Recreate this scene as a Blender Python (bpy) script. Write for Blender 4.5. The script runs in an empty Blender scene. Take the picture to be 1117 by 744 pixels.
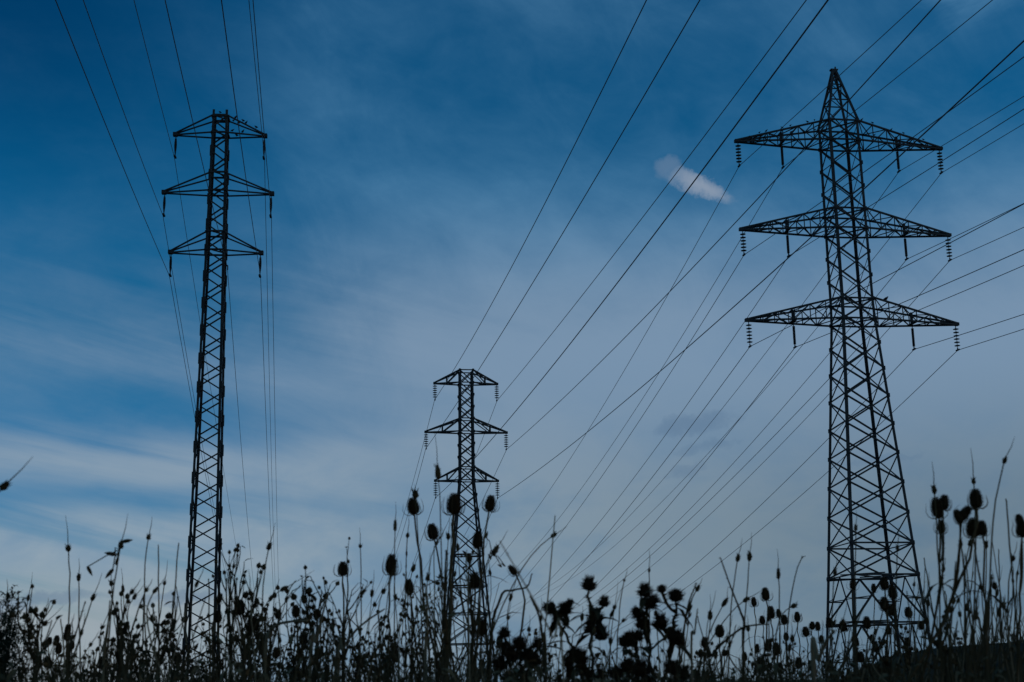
import bpy, math, random
from mathutils import Vector, Matrix
rng = random.Random(11)
sc = bpy.context.scene
COL = sc.collection
R_ = math.radians

# ------------------------------------------------------------------ camera
ZC, F, PITCH, ROLL, W, H = 1.1, 1518.65, 0.24155, -0.01562, 1117.0, 744.0
_F = Vector((0, math.cos(PITCH), math.sin(PITCH)))
_r0 = Vector((1, 0, 0)); _u0 = Vector((0, -math.sin(PITCH), math.cos(PITCH)))
_R = _r0*math.cos(ROLL) + _u0*math.sin(ROLL)
_U = -_r0*math.sin(ROLL) + _u0*math.cos(ROLL)
cd = bpy.data.cameras.new('camera'); cam = bpy.data.objects.new('camera', cd); COL.objects.link(cam)
cd.sensor_width = 36.0; cd.lens = F*36.0/W; cd.clip_start = 0.05; cd.clip_end = 8000
M = Matrix((( _R.x, _U.x, -_F.x, 0), (_R.y, _U.y, -_F.y, 0), (_R.z, _U.z, -_F.z, ZC), (0, 0, 0, 1)))
cam.matrix_world = M
cd.dof.use_dof = True; cd.dof.focus_distance = 60.0; cd.dof.aperture_fstop = 10.0
sc.camera = cam
def P(px, py, Y):
    """world point on the line of sight (px, py) at distance Y along +Y"""
    d = _F + _R*((px-W/2)/F) + _U*((H/2-py)/F)
    return Vector((0, 0, ZC)) + d*(Y/d.y)

# ------------------------------------------------------------------ sky, sun, exposure
SUN_EL, SUN_AZ = R_(7.0), R_(95.0)          # azimuth from +Y towards +X: the sun is low, off to the east
wd = bpy.data.worlds.new('World'); sc.world = wd; wd.use_nodes = True
nt = wd.node_tree; nt.nodes.clear(); ln = nt.links
def nd(t, **k):
    n = nt.nodes.new(t)
    for a, b in k.items(): setattr(n, a, b)
    return n
def put(s, v):
    if isinstance(v, bpy.types.NodeSocket): ln.new(v, s)
    else: s.default_value = v
def mth(op, a, b=0.0, c=None, clamp=False):
    n = nd('ShaderNodeMath', operation=op, use_clamp=clamp)
    put(n.inputs[0], a); put(n.inputs[1], b)
    if c is not None: put(n.inputs[2], c)
    return n.outputs[0]
def mix(f, a, b):
    n = nd('ShaderNodeMix', data_type='RGBA', clamp_factor=True)
    put(n.inputs[0], f); put(n.inputs[6], a); put(n.inputs[7], b)
    return n.outputs[2]
def ramp(v, lo, hi, a=0.0, b=1.0):
    n = nd('ShaderNodeMapRange', interpolation_type='SMOOTHSTEP')
    put(n.inputs[0], v); n.inputs[1].default_value = lo; n.inputs[2].default_value = hi
    n.inputs[3].default_value = a; n.inputs[4].default_value = b
    return n.outputs[0]
def noise(x, y, z, scale, detail=5, rough=0.55, dist=0.0):
    c = nd('ShaderNodeCombineXYZ'); put(c.inputs[0], x); put(c.inputs[1], y); put(c.inputs[2], z)
    n = nd('ShaderNodeTexNoise'); ln.new(c.outputs[0], n.inputs['Vector'])
    n.inputs['Scale'].default_value = scale; n.inputs['Detail'].default_value = detail
    n.inputs['Roughness'].default_value = rough; n.inputs['Distortion'].default_value = dist
    return n.outputs['Fac']
geo = nd('ShaderNodeTexCoord'); sep = nd('ShaderNodeSeparateXYZ'); ln.new(geo.outputs['Generated'], sep.inputs[0])
dx, dy, dz = sep.outputs
AZ = mth('ARCTAN2', dx, dy); EL = mth('ARCSINE', dz)
sky = nd('ShaderNodeTexSky', sky_type='NISHITA', sun_disc=False)
sky.sun_elevation = SUN_EL; sky.sun_rotation = SUN_AZ; sky.ozone_density = 3.0; sky.dust_density = 0.4; sky.air_density = 1.0
tint = nd('ShaderNodeMix', data_type='RGBA', blend_type='MULTIPLY'); tint.inputs[0].default_value = 1.0
ln.new(sky.outputs[0], tint.inputs[6]); tint.inputs[7].default_value = SKY_TINT = (0.042, 0.98, 1.42, 1)
BG = 0.08
def lin(r, g, b):
    f = lambda c: ((c/255+0.055)/1.055)**2.4 if c > 10 else c/255/12.92
    return (f(r)/BG, f(g)/BG, f(b)/BG, 1.0)
# the clear sky is Nishita's; cirrus veil, streaks and small clouds lie over it by direction (azimuth, elevation)
base = tint.outputs[2]
deep = nd('ShaderNodeMix', data_type='RGBA', blend_type='MULTIPLY'); deep.inputs[0].default_value = 1.0; ln.new(base, deep.inputs[6])
ln.new(mix(mth('MULTIPLY', ramp(AZ, -0.10, -0.38), ramp(EL, 0.28, 0.46)), (1, 1, 1, 1), (0.20, 0.55, 0.63, 1)), deep.inputs[7]); base = deep.outputs[2]
cool = nd('ShaderNodeMix', data_type='RGBA', blend_type='MULTIPLY'); cool.inputs[0].default_value = 1.0; ln.new(base, cool.inputs[6])
ln.new(mix(ramp(EL, 0.26, 0.10), (1, 1, 1, 1), (1.3, 0.90, 1.13, 1)), cool.inputs[7]); base = cool.outputs[2]
def sub(a, b): return mth('SUBTRACT', a, b)
def mul(a, b): return mth('MULTIPLY', a, b)
def add(a, b): return mth('ADD', a, b)
def bell(x, c, w):
    t = mth('DIVIDE', sub(x, c), w)
    return mth('POWER', 2.718, mul(mul(t, t), -1.0))
# wisps: long fibres falling towards the east, and softer lumps
fib_a = add(mul(AZ, 0.80), mul(EL, -0.60)); fib_b = add(mul(AZ, 0.60), mul(EL, 0.80))
wisp = noise(mul(fib_a, 1.9), mul(fib_b, 3.3), 1.7, 5.0, 9, 0.62, 0.6)
mott = noise(mul(AZ, 1.0), mul(EL, 1.9), 4.4, 15.0, 6, 0.6, 0.4)
lump = noise(AZ, mul(EL, 1.7), 5.2, 6.0, 8, 0.55, 0.3)
warp = sub(noise(mul(AZ, 0.8), mul(EL, 1.6), 9.0, 4.0, 3, 0.5), 0.5)
streak = noise(mul(AZ, 0.9), add(mul(EL, 9.0), mul(AZ, 1.9)), 2.2, 3.2, 10, 0.59, 0.45)
east = ramp(AZ, -0.24, 0.06)
low = ramp(EL, 0.40, 0.19)
veil = add(mul(low, add(0.30, mul(east, 0.56))), mul(ramp(AZ, -0.28, -0.10), 0.18))
veil = add(veil, mul(sub(wisp, 0.5), add(0.10, mul(ramp(AZ, -0.30, -0.12), 0.42))))
veil = add(veil, mul(sub(lump, 0.5), 0.55))
veil = add(veil, mul(sub(mott, 0.5), 0.26))
# banded streaks to the west
ELw = add(add(add(EL, mul(warp, 0.05)), mul(AZ, 0.03)), 0.021)
bands = add(mul(bell(ELw, 0.165, 0.018), 0.50), mul(bell(ELw, 0.113, 0.020), 0.60))
bands = add(bands, mul(ramp(ELw, 0.105, 0.055), 0.60))
bands = add(bands, mul(ramp(EL, 0.17, 0.10), 0.16))
bands = add(bands, mul(bell(ELw, 0.245, 0.022), 0.12))
bands = sub(bands, mul(bell(ELw, 0.142, 0.010), 0.22))
bands = sub(bands, mul(bell(ELw, 0.202, 0.018), 0.17))
west = ramp(AZ, 0.12, -0.16)
veil = add(veil, mul(mul(bands, west), ramp(streak, 0.30, 0.60, 0.45, 1.0)))
veil = add(veil, mul(sub(streak, 0.5), mul(add(0.20, mul(west, 0.58)), ramp(EL, 0.36, 0.24))))
veil = add(veil, mul(mul(bell(AZ, 0.352, 0.035), bell(EL, 0.462, 0.022)), mul(ramp(mott, 0.35, 0.6), 0.30)))
veil = add(veil, mul(bell(AZ, 0.02, 0.16), mul(bell(EL, 0.25, 0.09), 0.10)))
veil = add(veil, mul(bell(AZ, 0.0, 0.15), mul(ramp(EL, 0.28, 0.36), 0.08)))
veil = mul(ramp(veil, -0.10, 1.06), 0.97)
vcol = mix(ramp(AZ, -0.30, 0.38), lin(146, 164, 178), lin(108, 128, 143))
vcol = mix(ramp(add(lump, mul(sub(mott, 0.5), 0.5)), 0.40, 0.72), vcol, mix(ramp(AZ, -0.30, 0.38), lin(118, 147, 172), lin(94, 120, 142)))
vcol = mix(ramp(EL, 0.09, 0.24), vcol, lin(121, 147, 173))
vcol = mix(ramp(EL, 0.25, 0.37), vcol, lin(88, 138, 176))
col = mix(veil, base, vcol)
# warm glow low in the west
col = mix(mul(mul(ramp(EL, 0.10, 0.045), ramp(AZ, -0.14, -0.26)), 0.60), col, lin(160, 168, 172))
# one small bright cloud, its torn edge made by noise
n1 = sub(noise(AZ, EL, 3.3, 44.0, 7, 0.66), 0.5); n2 = sub(noise(AZ, EL, 7.7, 44.0, 7, 0.66), 0.5)
pa = add(sub(AZ, 0.1425), mul(n1, 0.024)); pe = add(sub(EL, 0.3475), mul(n2, 0.024))
ca, sa = math.cos(R_(-27)), math.sin(R_(-27))
qa = add(mul(pa, ca), mul(pe, sa)); qe = sub(mul(pe, ca), mul(pa, sa))
r1 = add(mth('POWER', mth('DIVIDE', qa, 0.0225), 2.0), mth('POWER', mth('DIVIDE', qe, 0.0060), 2.0))
pb = add(sub(AZ, 0.1200), mul(n2, 0.020)); pf = add(sub(EL, 0.3610), mul(n1, 0.020))
r2 = add(mth('POWER', mth('DIVIDE', pb, 0.0085), 2.0), mth('POWER', mth('DIVIDE', pf, 0.0062), 2.0))
puff = mth('MAXIMUM', ramp(r1, 2.1, -0.3), mul(ramp(r2, 2.0, 0.0), 0.42))
col = mix(mul(mul(puff, ramp(qa, -0.03, 0.01, 0.65, 1.0)), 0.66), col, lin(162, 171, 185))
# ragged grey scud lower down
def scud(az, el, wa, we, amt):
    global col
    a = add(sub(AZ, az), mul(n1, 0.06)); e = add(sub(EL, el), mul(n2, 0.022))
    r = add(mth('POWER', mth('DIVIDE', a, wa), 2.0), mth('POWER', mth('DIVIDE', add(e, mul(a, -0.12)), we), 2.0))
    col = mix(mul(ramp(r, 1.7, 0.0), amt), col, lin(80, 110, 142))
scud(0.128, 0.178, 0.032, 0.0068, 0.42); scud(0.140, 0.163, 0.020, 0.0045, 0.28); scud(0.125, 0.147, 0.016, 0.0045, 0.28)
scud(0.26, 0.147, 0.03, 0.003, 0.25); scud(-0.235, 0.062, 0.03, 0.004, 0.45); scud(-0.33, 0.058, 0.04, 0.005, 0.4)

bg = nd('ShaderNodeBackground'); ln.new(col, bg.inputs[0]); bg.inputs[1].default_value = BG
wo = nd('ShaderNodeOutputWorld'); ln.new(bg.outputs[0], wo.inputs[0])
sl = bpy.data.lights.new('sun', 'SUN'); sl.energy = 0.15; sl.angle = R_(8); sl.color = (1.0, 0.9, 0.78)
so = bpy.data.objects.new('sun', sl); COL.objects.link(so)
so.rotation_euler = Vector((-math.sin(SUN_AZ)*math.cos(SUN_EL), -math.cos(SUN_AZ)*math.cos(SUN_EL), -math.sin(SUN_EL))).to_track_quat('-Z', 'Y').to_euler()
sc.view_settings.view_transform = 'Standard'; sc.view_settings.look = 'None'
sc.view_settings.exposure = 0.0; sc.view_settings.gamma = 1.0

# ------------------------------------------------------------------ helpers
class MB:
    """collects shapes; build() links them as one mesh object"""
    def __init__(s): s.v = []; s.f = []; s.mi = []; s.m = 0
    def add(s, vs, fs):
        o = len(s.v); s.v.extend([tuple(q) for q in vs]); s.f.extend([tuple(o+i for i in f) for f in fs]); s.mi.extend([s.m]*len(fs))
    def bar(s, p, q, w, h=None, up=None):
        p, q = Vector(p), Vector(q); d = (q-p)
        if d.length < 1e-6: return
        d.normalize(); up = Vector(up) if up else (Vector((0, 0, 1)) if abs(d.z) < 0.9 else Vector((0, 1, 0)))
        a = d.cross(up).normalized()*w/2; b = a.cross(d).normalized()*(h or w)/2
        s.add([p-a-b, p+a-b, p+a+b, p-a+b, q-a-b, q+a-b, q+a+b, q-a+b],
              [(0, 3, 2, 1), (4, 5, 6, 7), (0, 1, 5, 4), (1, 2, 6, 5), (2, 3, 7, 6), (3, 0, 4, 7)])
    def angle(s, p, q, w, t, u, v):
        """rolled steel angle: two flanges along directions u and v from the heel line p-q"""
        p, q, u, v = Vector(p), Vector(q), Vector(u), Vector(v)
        pr = [Vector((0, 0, 0)), u*w, u*w+v*t, u*t+v*t, u*t+v*w, v*w]
        n = 6
        s.add([p+k for k in pr]+[q+k for k in pr], [tuple((i, (i+1) % n, n+(i+1) % n, n+i)) for i in range(n)]+[tuple(range(n-1, -1, -1)), tuple(range(n, 2*n))])
    def box(s, c, sx, sy, sz, rz=0.0):
        c = Vector(c); m = Matrix.Rotation(rz, 3, 'Z')
        s.add([c+m@Vector((x*sx/2, y*sy/2, z*sz/2)) for z in (-1, 1) for x, y in ((-1, -1), (1, -1), (1, 1), (-1, 1))],
              [(0, 3, 2, 1), (4, 5, 6, 7), (0, 1, 5, 4), (1, 2, 6, 5), (2, 3, 7, 6), (3, 0, 4, 7)])
    def tube(s, pts, radii, n=5, cap=True):
        pts = [Vector(p) for p in pts]
        if not isinstance(radii, (list, tuple)): radii = [radii]*len(pts)
        o = len(s.v); prev = None; vs = []
        for i, p in enumerate(pts):
            d = (pts[min(i+1, len(pts)-1)]-pts[max(i-1, 0)]).normalized()
            if prev is None: a = d.orthogonal().normalized()
            else: a = (prev-d*prev.dot(d)).normalized()
            prev = a; b = d.cross(a)
            for k in range(n):
                t = 2*math.pi*k/n; vs.append(p+(a*math.cos(t)+b*math.sin(t))*radii[i])
        fs = [(i*n+k, i*n+(k+1) % n, (i+1)*n+(k+1) % n, (i+1)*n+k) for i in range(len(pts)-1) for k in range(n)]
        if cap: fs += [tuple(range(n-1, -1, -1)), tuple((len(pts)-1)*n+k for k in range(n))]
        s.add(vs, fs)
    def lathe(s, prof, org=(0, 0, 0), axis=(0, 0, 1), n=8):
        """profile of (radius, height) turned about an axis"""
        org = Vector(org); ax = Vector(axis).normalized(); a = ax.orthogonal().normalized(); b = ax.cross(a)
        vs = [org+ax*h+(a*math.cos(2*math.pi*k/n)+b*math.sin(2*math.pi*k/n))*r for r, h in prof for k in range(n)]
        m = len(prof)
        s.add(vs, [(i*n+k, i*n+(k+1) % n, (i+1)*n+(k+1) % n, (i+1)*n+k) for i in range(m-1) for k in range(n)]+[tuple(range(n-1, -1, -1)), tuple((m-1)*n+k for k in range(n))])
    def spike(s, p, d, L, w):
        p, d = Vector(p), Vector(d).normalized(); a = d.orthogonal().normalized()*w; b = d.cross(a)
        s.add([p+a, p-a*0.5+b*0.87, p-a*0.5-b*0.87, p+d*L], [(0, 1, 3), (1, 2, 3), (2, 0, 3)])
    def leaf(s, p, d, nrm, L, w, curl=0.3):
        p, d, nrm = Vector(p), Vector(d).normalized(), Vector(nrm)
        sd = d.cross(nrm)
        if sd.length < 1e-4: sd = d.orthogonal()
        sd.normalize(); nn = sd.cross(d); k = []
        for t, ww in ((0, .12), (.35, 1), (.7, .75), (1, .04)):
            c = p+d*L*t-nn*curl*L*t*t; k += [c+sd*w*ww/2+nn*w*0.15*ww, c-nn*0.0, c-sd*w*ww/2+nn*w*0.15*ww]
        s.add(k, [(3*i+j, 3*i+j+1, 3*i+j+4, 3*i+j+3) for i in range(3) for j in range(2)])
    def mesh(s, name, mats, smooth=False):
        me = bpy.data.meshes.new(name); me.from_pydata(s.v, [], s.f)
        for m in (mats if isinstance(mats, (list, tuple)) else [mats]): me.materials.append(m)
        me.polygons.foreach_set('material_index', s.mi)
        if smooth: me.polygons.foreach_set('use_smooth', [True]*len(s.f))
        me.update(); return me
    def build(s, name, mats, parent=None, smooth=False):
        return link(name, s.mesh(name, mats, smooth), parent)
def link(name, me, parent=None):
    o = bpy.data.objects.new(name, me); COL.objects.link(o)
    if parent: o.parent = parent
    return o
def tag(o, label=None, cat=None, group=None, kind=None):
    for k, v in (('label', label), ('category', cat), ('group', group), ('kind', kind)):
        if v: o[k] = v
    return o
def thing(name, label, cat, loc=(0, 0, 0), rz=0.0, group=None):
    o = bpy.data.objects.new(name, None); COL.objects.link(o); o.location = loc; o.rotation_euler = (0, 0, rz); o.empty_display_size = 0.1
    return tag(o, label, cat, group)
def mat(name, c1, c2, scale=4.0, rough=0.8, metal=0.0, bump=0.0):
    spec = 0.06 if rough >= 0.84 else 0.25
    m = bpy.data.materials.new(name); m.use_nodes = True; t = m.node_tree; b = t.nodes['Principled BSDF']
    tc = t.nodes.new('ShaderNodeTexCoord'); n = t.nodes.new('ShaderNodeTexNoise'); n.inputs['Scale'].default_value = scale; n.inputs['Detail'].default_value = 4
    x = t.nodes.new('ShaderNodeMix'); x.data_type = 'RGBA'; x.inputs[6].default_value = (*c1, 1); x.inputs[7].default_value = (*c2, 1)
    r = t.nodes.new('ShaderNodeMapRange'); r.inputs[1].default_value = 0.35; r.inputs[2].default_value = 0.65
    t.links.new(tc.outputs['Object'], n.inputs['Vector']); t.links.new(n.outputs['Fac'], r.inputs[0]); t.links.new(r.outputs[0], x.inputs[0]); t.links.new(x.outputs[2], b.inputs['Base Color'])
    b.inputs['Roughness'].default_value = rough; b.inputs['Metallic'].default_value = metal
    b.inputs['Specular IOR Level'].default_value = spec
    if bump:
        bp = t.nodes.new('ShaderNodeBump'); bp.inputs['Strength'].default_value = bump; t.links.new(n.outputs['Fac'], bp.inputs['Height']); t.links.new(bp.outputs[0], b.inputs['Normal'])
    return m
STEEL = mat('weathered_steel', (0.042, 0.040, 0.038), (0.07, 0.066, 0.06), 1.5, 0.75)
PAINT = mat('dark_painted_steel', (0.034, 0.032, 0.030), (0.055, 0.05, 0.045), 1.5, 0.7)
GLASS = mat('insulator_glass', (0.08, 0.105, 0.10), (0.12, 0.14, 0.135), 3, 0.3)
RUBBER = mat('insulator_rubber', (0.035, 0.03, 0.03), (0.05, 0.045, 0.045), 3, 0.6)
ALU = mat('cable_aluminium', (0.05, 0.05, 0.055), (0.08, 0.08, 0.085), 0.5, 0.6)
EARTH = mat('dark_soil', (0.040, 0.028, 0.016), (0.08, 0.056, 0.032), 5.0, 0.95, bump=0.8)
BIRD = mat('dark_feathers', (0.015, 0.015, 0.018), (0.03, 0.028, 0.03), 20, 0.7)
STEM = mat('dry_stem', (0.075, 0.046, 0.020), (0.14, 0.085, 0.038), 6, 0.85)
PALE = mat('bleached_stalk', (0.24, 0.155, 0.08), (0.36, 0.24, 0.13), 6, 0.85)
HEAD = mat('teasel_brown', (0.035, 0.019, 0.009), (0.08, 0.045, 0.02), 30, 0.9)
THIS = mat('thistle_brown', (0.03, 0.016, 0.008), (0.065, 0.036, 0.017), 30, 0.9)
SEED = mat('seed_husk', (0.05, 0.029, 0.013), (0.11, 0.068, 0.03), 30, 0.9)
WEED = mat('withered_weed', (0.045, 0.030, 0.014), (0.095, 0.062, 0.028), 12, 0.9)
GREEN = mat('dark_green_twig', (0.022, 0.03, 0.018), (0.04, 0.05, 0.028), 12, 0.9)
GRASS = mat('dry_grass', (0.08, 0.055, 0.026), (0.22, 0.155, 0.078), 1.3, 0.9)

# ------------------------------------------------------------------ ground: one sheet to the horizon, a low bank to the east
def sstep(a, b, x):
    t = max(0.0, min(1.0, (x-a)/(b-a))); return t*t*(3-2*t)
def gz(x, y):
    bank = 1.37*sstep(2.0, 3.6, x-(y-10)*0.12)*sstep(6.5, 9.5, y)*(1-sstep(16, 34, y))*(1-sstep(9, 16, x)*0.6)
    far = -0.0
    return bank+0.05*math.sin(x*1.7+y*0.9)*math.cos(y*1.1-x*0.4)*(1-sstep(20, 60, math.hypot(x, y)))+far
def ground():
    xs = [-4000, -1500, -500, -150, -60, -30, -20]+[-14+0.5*i for i in range(0, 65)]+[24, 32, 45, 70, 150, 500, 1500, 4000]
    ys = [-3000, -800, -200, -60, -20, -8, -3]+[-1+0.5*i for i in range(0, 55)]+[28, 32, 38, 46, 60, 90, 150, 300, 700, 1800, 5000]
    m = MB(); n = len(xs)
    m.add([(x, y, gz(x, y)) for y in ys for x in xs], [(j*n+i, j*n+i+1, (j+1)*n+i+1, (j+1)*n+i) for j in range(len(ys)-1) for i in range(n-1)])
    o = m.build('ground', EARTH, None, True); tag(o, kind='structure')
    tag(o, 'dark bare soil of the field with a low bank', 'ground')
ground()

# ------------------------------------------------------------------ pylons
def leg_points(hw, zs): return [(hw(z), z) for z in zs]
def pylon_body(root, hw, levels, face_w, side_w, leg_w, m, style, gus=0.0, ext=0.0, splice=False, thin=lambda i: 1.0):
    """four angle legs, each a part, and the bracing of all four faces as one part"""
    z0, z1 = levels[0], levels[-1]
    kinks = sorted(set([z0, z1]+[z for z in levels]))
    for sx in (-1, 1):
        for sy in (-1, 1):
            b = MB()
            for a, c in zip(kinks[:-1], kinks[1:]):
                top = c+(ext if c == z1 else 0)
                b.angle((sx*hw(a), sy*hw(a), a), (sx*hw(c), sy*hw(c), top), leg_w, leg_w*0.22, (-sx, 0, 0), (0, -sy, 0))
            for i, z in enumerate(levels[:-2] if splice else ()):
                if i % 2 == 0: b.box((sx*(hw(z)+0.012), sy*(hw(z)-0.05), z), 0.045, 0.11, 0.5)
            b.build('leg', m, root)
    b = MB()
    for i, (a, c) in enumerate(zip(levels[:-1], levels[1:])):
        A, C = hw(a), hw(c)
        for k in range(4):
            rot = Matrix.Rotation(math.pi/2*k, 3, 'Z'); w = face_w if k % 2 == 0 else side_w; off = -0.03
            q = lambda s, hh, z, o=off: rot@Vector((s*hh, -(hh+o), z))
            st = style(i)
            if st == 'X':
                b.bar(q(-1, A, a), q(1, C, c), w, w); b.bar(q(1, A, a, 0.01), q(-1, C, c, 0.01), w*thin(i), w*thin(i))
            elif st == 'Z':
                s = 1 if i % 2 == 0 else -1
                b.bar(q(-s, A, a), q(s, C, c), w, w*0.6)
            elif st == 'K':
                mid = rot@Vector((0, -(C+off), c)); hm = (A+C)/2; zm = (a+c)/2
                b.bar(q(-1, A, a), mid, w*1.1); b.bar(q(1, A, a, 0.01), mid+Vector((0, 0, -0.01)), w*1.1)
                for s in (-1, 1):
                    pm = (q(s, A, a)+mid)*0.5
                    b.bar(q(s, hm, zm), pm, w*0.8); b.bar(q(s, hm, zm), (q(s, A, a)*0.45+mid*0.55), w*0.6)
                b.bar(q(-1, C, c), q(1, C, c), w*1.1)
            if st == 'H' or (i in root_h):
                b.bar(q(-1, C, c, 0.02), q(1, C, c, 0.02), w, w)
            if gus:
                for s in (-1, 1): b.bar(q(s*0.97, C, c-gus/2, 0.015), q(s*0.97, C, c+gus/2, 0.015), 0.16, 0.02, rot@Vector((0, 1, 0)))
    b.build('bracing', m, root)
root_h = set()
def insulator(root, p, L, kind, dr=1.22):
    b = MB(); x, y, z = p
    b.tube([(x, y, z), (x, y, z-L)], 0.014, 5)
    if kind == 'disc':
        n = 6; body = L*0.74; z0 = z-L*0.14
        for i in range(n):
            zz = z0-body*i/(n-1)*0.92
            b.lathe([(0.03, 0.055), (0.05, 0.045), (0.135*dr, 0.0), (0.125*dr, -0.018), (0.05, -0.03), (0.03, -0.06)], (x, y, zz), n=12)
    else:
        z0, z1 = z-L*0.15, z-L*0.88; r = 0.072 if kind == 'rod' else 0.045; n = 22; pr = []
        for i in range(n+1):
            t = i/n; k = r*(1.0 if kind == 'rod' else (0.55+0.75*math.sin(math.pi*min(1, 0.15+t*0.85))))
            pr += [(k*0.8, z0+(z1-z0)*(t-0.2/n)), (k*1.15, z0+(z1-z0)*t)]
        b.lathe(pr[1:], (x, y, 0), n=8)
    b.bar((x, y, z+0.03), (x, y, z-L*0.13), 0.04)
    s = b.build('insulator_string', GLASS if kind == 'disc' else RUBBER, root)
    if kind == 'rod': s['label'] = 'slim dark rod insulator'
    elif kind == 'disc': s['label'] = 'insulator string of separate pale discs'
    c = MB(); c.box((x, y, z-L), 0.09, 0.34, 0.07); c.bar((x, y, z-L*0.9), (x, y, z-L), 0.05)
    c.build('suspension_clamp', STEEL, s)
def arm_solid(root, sx, hb, a, z, rise, m, n, chord, web, back=1.0, tipw=0.06):
    """one lattice crossarm: four chords from the body to the tip with posts and diagonals"""
    b = MB(); tip = Vector((sx*a, 0, z))
    U = [Vector((sx*hb, s*hb, z+rise)) for s in (-1, 1)]; L = [Vector((sx*hb, s*hb, z)) for s in (-1, 1)]
    tu = [tip+Vector((0, s*tipw, 0.05)) for s in (-1, 1)]; tl = [tip+Vector((0, s*tipw, -0.03)) for s in (-1, 1)]
    for k in (0, 1):
        b.bar(U[k], tu[k], chord); b.bar(L[k], tl[k], chord)
    if n:
        ts = [i/n for i in range(n)]
        for k in (0, 1):
            for i in range(n):
                t0, t1 = i/n, (i+1)/n
                u0, u1 = U[k].lerp(tu[k], t0), U[k].lerp(tu[k], t1); l0, l1 = L[k].lerp(tl[k], t0), L[k].lerp(tl[k], t1)
                if i: b.bar(u0, l0, web)
                if i < n-1: b.bar(u0, l1, web) if i % 2 == 0 else b.bar(l0, u1, web)
        for X, T in ((U, tu), (L, tl)):
            for i in range(n):
                t0, t1 = i/n, (i+1)/n; s = i % 2
                if i: b.bar(X[0].lerp(T[0], t0), X[1].lerp(T[1], t0), web)
                if i < n-1: b.bar(X[s].lerp(T[s], t0), X[1-s].lerp(T[1-s], t1), web)
    b.box(tip, 0.2, tipw*2+0.12, 0.17)
    return b
def pw(pts):
    def f(z):
        for (a, x), (c, y) in zip(pts[:-1], pts[1:]):
            if z <= c: return x+(y-x)*(z-a)/(c-a)
        return pts[-1][1]
    return f

# --- wide-armed pylon
PR = dict(X=18.975, Y=75.0, yaw=0.1368, z=(30.87, 25.60, 20.35), a=(6.11, 6.13, 6.09))
t = thing('lattice_pylon', 'tall lattice pylon with three wide crossarms, pointed peak and twelve insulators', 'pylon', (PR['X'], PR['Y'], gz(PR['X'], PR['Y'])), PR['yaw'], 'lattice pylons')
hwR = pw([(0, 2.27), (6.3, 1.84), (20.35, 0.96), (21.5, 0.93), (32.1, 0.88), (35.3, 0.10)])
lv = [0.0, 3.9, 6.35]+[6.35+(20.35-6.35)*(1-(1-i/9)**1.06) for i in range(1, 9)]+[20.35, 21.5]
lv += [21.5+(25.6-21.5)*i/3 for i in (1, 2)]+[25.6, 26.75, 26.75+(30.87-26.75)/3, 26.75+(30.87-26.75)*2/3, 30.87, 32.05]
root_h = {1, 2, 10, 11, 14, 15, 18, 19}
pylon_body(t, hwR, lv, 0.085, 0.05, 0.145, STEEL, lambda i: 'K' if i < 2 else 'X', 0.22, thin=lambda i: 1.0 if i < 10 else 0.55)
for z in (3.9, 6.35):
    b = MB(); h = hwR(z)-0.08; b.bar((-h, -h, z+0.01), (h, h, z+0.01), 0.07); b.bar((-h, h, z-0.08), (h, -h, z-0.08), 0.07)
    b.bar((-h, 0, z+0.1), (0, -h, z+0.1), 0.06); b.bar((h, 0, z+0.1), (0, h, z+0.1), 0.06); b.build('plan_bracing', STEEL, t)
for z in (20.35, 21.5, 25.6, 26.75, 30.87, 32.05):
    b = MB(); h = hwR(z)-0.07; b.bar((-h, -h, z+0.06), (h, h, z+0.06), 0.07); b.bar((-h, h, z-0.03), (h, -h, z-0.03), 0.07); b.build('plan_bracing', STEEL, t)
b = MB()
for sx in (-1, 1):
    for sy in (-1, 1): b.bar((sx*.88, sy*.88, 32.05), (sx*.11, sy*.11, 35.35), 0.11)
for za, zc in ((32.05, 33.45), (33.45, 34.5), (34.5, 35.3)):
    A, C = hwR(za), hwR(zc)
    for k in range(4):
        rot = Matrix.Rotation(math.pi/2*k, 3, 'Z')
        b.bar(rot@Vector((-A, -A, za)), rot@Vector((C, -C, zc)), 0.06, 0.03); b.bar(rot@Vector((A, -A+0.05, za)), rot@Vector((-C, -C+0.05, zc)), 0.06, 0.03)
        b.bar(rot@Vector((-C, -C, zc)), rot@Vector((C, -C, zc)), 0.06)
b.box((0, 0, 35.40), 0.30, 0.30, 0.16); b.box((0, 0, 35.52), 0.44, 0.26, 0.07); b.bar((0.1, 0, 35.5), (0.1, 0, 35.72), 0.07)
b.build('peak', STEEL, t)
for z, a in zip(PR['z'], PR['a']):
    for sx in (-1, 1):
        b = arm_solid(t, sx, hwR(z), a, z, 1.17, STEEL, 6, 0.092, 0.045)
        b.bar((sx*a*.565, -0.45, z-0.03), (sx*a*.565, 0.45, z-0.03), 0.1); b.bar((sx*a*.565, 0, z-0.05), (sx*a*.565, 0, z+0.62), 0.13)
        b.build('crossarm', STEEL, t)
        insulator(t, (sx*a*.985, 0, z-0.09), 1.40, 'disc'); insulator(t, (sx*a*.565, 0, z-0.09), 1.40, 'rod')
PR_root = t

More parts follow.
